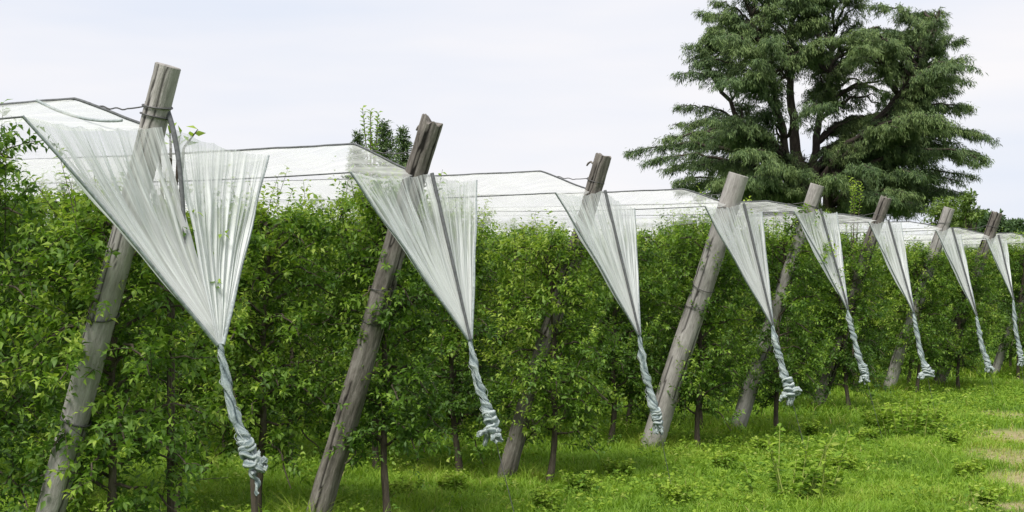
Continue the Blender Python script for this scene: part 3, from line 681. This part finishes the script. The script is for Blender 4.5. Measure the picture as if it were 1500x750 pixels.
for k, (px, py, q, lab) in enumerate(WEEDS):
    d = FPX*CAM_H/(py-HY); p = at(px, py, d); root = empty('weed_clump', (p[0],p[1],float(gh(p[0],p[1]))), k*1.3); root.scale = [(1.7,1.5,1.5) if k in (0,2,3,4) else (1.1,1.1,1.0)][0]
    sgm, lgm = WP[q]; link('stem', sgm, root); link('foliage', lgm, root); tag(root, lab, 'weed', 'weed clumps in the meadow')

# ------------------------------------------------------------------ cedar
CD = 60.0
def cedar():
    rs = np.random.default_rng(21); root = empty('cedar_tree', (at(1185,409,CD)[0], CD, 0)); inv = np.array([at(1185,409,CD)[0], CD, 0])
    tag(root, 'huge dark cedar with layered drooping boughs behind the nets at upper right', 'tree')
    wd = Geo(); nd = Geo()
    def ip(px, py, dy=0): return at(px, py, CD)+np.array([0,dy,0])
    def path(pts, n=24):
        pts = np.array(pts); t = np.linspace(0,len(pts)-1,n); k = np.minimum(t.astype(int), len(pts)-2); f = t-k
        P = pts[k]+(pts[k+1]-pts[k])*f[:,None]
        for _ in range(3): P[1:-1] = (P[:-2]+2*P[1:-1]+P[2:])/4
        P[1:-1] += rs.normal(0,.05,(n-2,3)); return P
    b0 = inv
    stems = [path([b0, ip(1180,300), ip(1165,200,.3), ip(1158,100,.2), ip(1165,-60,0)],34),
             path([b0+[-.3,0,0], ip(1165,290,-.5), ip(1140,200,-1), ip(1118,110,-1.3), ip(1085,0,-1)],30),
             path([b0+[.2,.3,0], ip(1195,280,.5), ip(1205,190,1), ip(1225,110,1), ip(1228,-15,.8)],30),
             path([b0+[.5,-.3,0], ip(1205,280,-1), ip(1250,205,-1.5), ip(1300,150,-1.8), ip(1340,90,-2), ip(1355,28,-2)],34),
             path([b0, ip(1190,270,-1), ip(1222,215,-1.8), ip(1275,190,-2.4), ip(1330,165,-3)],24),
             path([b0, ip(1150,270,1), ip(1110,190,2), ip(1060,110,2.2), ip(1030,60,2)],24)]
    rad0 = [.42,.28,.28,.32,.18,.2]
    for P, r0 in zip(stems, rad0): sweep(wd, P-inv, np.linspace(r0, .04, len(P)), 9, 1)
    tips = [(1045,8),(1020,35),(1012,68),(1014,100),(978,122),(1003,150),(980,188),(930,214),(948,235),(990,268),(1022,292),(1060,-12),(1085,-25),(1110,-12),(1160,-50),(1200,-40),(1225,-20),(1245,2),(1300,34),(1278,58),(1246,84),
            (1355,27),(1352,20),(1362,34),(1346,36),(1372,52),(1335,42),(1385,72),(1296,72),(1417,118),(1388,140),(1400,195),(1360,165),(1440,238),(1410,212),(1412,262),(1405,285),(1385,100),(1330,70),(1000,250),(960,215),(1080,300),(1120,310),(1160,300),(1215,320),(1260,300),(1310,310),(1350,300),(1380,292),(1375,260),(1300,215),(1340,235)]
    tips = [(a,b,rs.uniform(-3.2,3.2)) for a,b in tips]
    holes = [(1272,118,24,34),(1288,70,9,30),(1075,215,14,12),(1148,192,22,36),(1258,138,32,26),(1195,205,16,34),(1217,245,12,12),(1180,120,16,26),(1100,150,12,14)]
    def inside(x,y):
        # half widths of the silhouette by height
        l = np.interp(y,[-60,0,30,100,125,160,190,215,250,300],[1110,1045,1025,1020,985,1010,985,945,980,1025]); rr = np.interp(y,[-60,0,35,60,110,150,190,240,300],[1210,1240,1290,1255,1240,1285,1395,1430,1435])
        in1 = l < x < rr; c = np.interp(y,[25,80,150,300],[1350,1335,1320,1330]); w = np.interp(y,[25,60,120,170,300],[4,26,52,60,80]); in2 = y > 28 and abs(x-c) < w
        return in1 or in2
    k = 0
    while k < 290:
        x = rs.uniform(940,1450) if k%3 else (rs.uniform(1290,1410) if k%2 else rs.uniform(1060,1250)); y = rs.uniform(-55,315) if k%3 or k%2 else rs.uniform(-40,120)
        if not inside(x,y) or x > 1408: continue
        if any(((x-a)/c)**2+((y-b)/d_)**2 < 1.2 for a,b,c,d_ in holes): continue
        tips.append((x,y,rs.uniform(-6,5.5)*min(1,(y+90)/200))); k += 1
    allP = np.concatenate(stems[:4]+[stems[5]])
    for (tx,ty,dy) in tips:
        tip = ip(tx,ty,dy)
        # start: stem point somewhat lower than, and not too far from, the tip
        dd = allP-tip; cost = np.hypot(dd[:,0],dd[:,1])+np.abs(dd[:,2]+1.2)*1.4+np.where(allP[:,2]<4,4,0)
        s0 = allP[np.argmin(cost)]; L = np.linalg.norm(tip-s0)
        if L < .5: s0 = s0-[0,0,.8]
        t = np.linspace(0,1,14)[:,None]; P = s0+(tip-s0)*t; P[:,2] += (.14*L*np.sin(t*np.pi))[:,0]; P[1:-1] += rs.normal(0,.05,(12,3))
        sweep(wd, P-inv, np.linspace(.035+.014*L,.015,14), 5, 1, caps=False)
        ax = norm(tip-s0); hz = norm(np.cross(ax,[0,0,1.])) ; nt_ = int(7+L*8.5)
        base_t = rs.uniform(.30,.62)
        for q in range(nt_):
            tt = rs.uniform(.22,1); idx = tt*13; i0 = min(int(idx),12); p = P[i0]+(P[i0+1]-P[i0])*(idx-i0)
            tl = (.30+.75*(1-tt)**.7*min(1,L/3))*rs.uniform(.7,1.3); sgn = 1 if q%2 else -1
            dv = norm(ax*rs.uniform(.5,1.1)+hz*sgn*rs.uniform(.3,1.1)+[0,0,rs.uniform(-.6,.15)])
            qx, qy = 750+p[0]/p[1]*FPX, HY-(p[2]-CAM_H)/p[1]*FPX
            if any(((qx-a_)/c_)**2+((qy-b_)/e_)**2 < 1.0 for a_,b_,c_,e_ in holes) and rs.random() < .85: continue
            m = int(6+tl*17); u = np.linspace(.05,1,m)[:,None]; TP = p+dv*tl*u+np.array([0,0,-1.])*(.28*tl*u**2)
            for rep in range(3):
                Pn = TP+rs.normal(0,.06,(m,3)); D = dv*rs.uniform(.2,.9,(m,1))+rs.normal(0,.38,(m,3))+[0,0,-.6]
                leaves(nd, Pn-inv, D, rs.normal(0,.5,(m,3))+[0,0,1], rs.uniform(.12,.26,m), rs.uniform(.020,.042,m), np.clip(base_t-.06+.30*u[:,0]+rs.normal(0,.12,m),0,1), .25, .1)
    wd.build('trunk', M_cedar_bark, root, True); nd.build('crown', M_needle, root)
cedar()

# other trees beyond the orchard
def conifer(px, py_top, d, rad, label, sd, low=.3):
    rs = np.random.default_rng(sd); T = at(px, py_top, d); h = T[2]; root = empty('conifer', (T[0], d, 0)); wd = Geo(); nd = Geo()
    sweep(wd, np.stack([np.zeros(10),np.zeros(10),np.linspace(-.2,h*.97,10)],-1), np.linspace(.22,.03,10), 8, 1)
    nb = int(h*24)
    for b in range(nb):
        z = h*(low+(1-low)*(b+.5)/nb); az = b*2.4; L = rad*(1-((z/h-low)/(1-low))**1.6)*rs.uniform(.7,1.1)+.12
        dv = np.array([math.cos(az),math.sin(az),rs.uniform(-.1,.9)]); m = int(14+L*50); u = rs.uniform(.1,1,m)[:,None]; P = np.array([0,0,z])+dv*L*u+rs.normal(0,.07,(m,3))
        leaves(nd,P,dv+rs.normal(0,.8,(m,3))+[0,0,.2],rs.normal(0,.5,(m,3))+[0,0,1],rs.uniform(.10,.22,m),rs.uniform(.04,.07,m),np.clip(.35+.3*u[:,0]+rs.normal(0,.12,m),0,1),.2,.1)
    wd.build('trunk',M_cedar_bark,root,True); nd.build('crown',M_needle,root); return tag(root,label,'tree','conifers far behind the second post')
conifer(563,181,58,1.6,'dark conifer top, middle one just left of the ragged second post',31)
conifer(590,190,61,1.1,'slender dark conifer top touching the ragged second post on its left',32)
conifer(524,196,66,1.1,'small dark conifer top behind the yellow green shoot',33)

def broadleaf(px, py_top, d, rad, m_, label, sd, leafs=9000, ls=.3, name='distant_tree', kg='trees on the skyline beyond the orchard'):
    rs = np.random.default_rng(sd); T = at(px, py_top, d); h = T[2]; root = empty(name, (T[0], d, 0)); wd = Geo(); nd = Geo()
    sweep(wd, np.stack([.1*np.sin(np.arange(8)),.1*np.cos(np.arange(8)),np.linspace(-.2,h*.85,8)],-1), np.linspace(.25,.05,8), 8, 1)
    nc = 46; C = []
    for q in range(nc):
        v = norm(rs.normal(size=3)); c = np.array([v[0]*rad, v[1]*rad, h*.58+v[2]*h*.40])*[1,1,1]; c[:2] *= rs.uniform(.3,1); C.append(c)
        sweep(wd, np.stack([[0,0,h*.3],(c+[0,0,h*.4])/2,c]), [.07,.05,.02], 4, 1, caps=False)
    C = np.array(C); idx = rs.integers(0,nc,leafs); P = C[idx]+rs.normal(0,1,(leafs,3))*rad*.17
    P[:,2] = np.clip(P[:,2], .5, h*1.03)
    ct = rs.normal(.5,.15,nc)
    leaves(nd,P,rs.normal(0,1,(leafs,3)),rs.normal(0,.5,(leafs,3))+[0,0,1],rs.uniform(.6,1.2,leafs)*ls,rs.uniform(.4,.6,leafs)*ls,np.clip(ct[idx]+rs.normal(0,.15,leafs),0,1),.1,.1)
    wd.build('trunk',M_trunk,root,True); nd.build('crown',m_,root); return tag(root,label,'tree',kg)
broadleaf(1420,284,52,.75,M_lime,'light yellow green bushy tree in front of the lower right cedar boughs',41,9000,.16)
broadleaf(1386,296,54,1.3,M_lime,'low olive green bushy tree under the right half of the cedar',42,9000,.16)
for k,(px,py,d,rad,lab) in enumerate([(1456,316,95,1.6,'grey green distant tree just right of the cedar at the skyline'),(1487,328,105,2.0,'grey green distant tree sloping down to the right edge'),
      (1515,334,112,2.6,'distant tree beyond the right edge of the photo'),(1440,314,100,2.5,'distant tree hidden behind the yellow green bushy tree'),
      (1545,340,118,3,'second distant tree beyond the right edge of the photo')]):
    broadleaf(px,py,d,rad,M_far,lab,50+k,7000,.34)
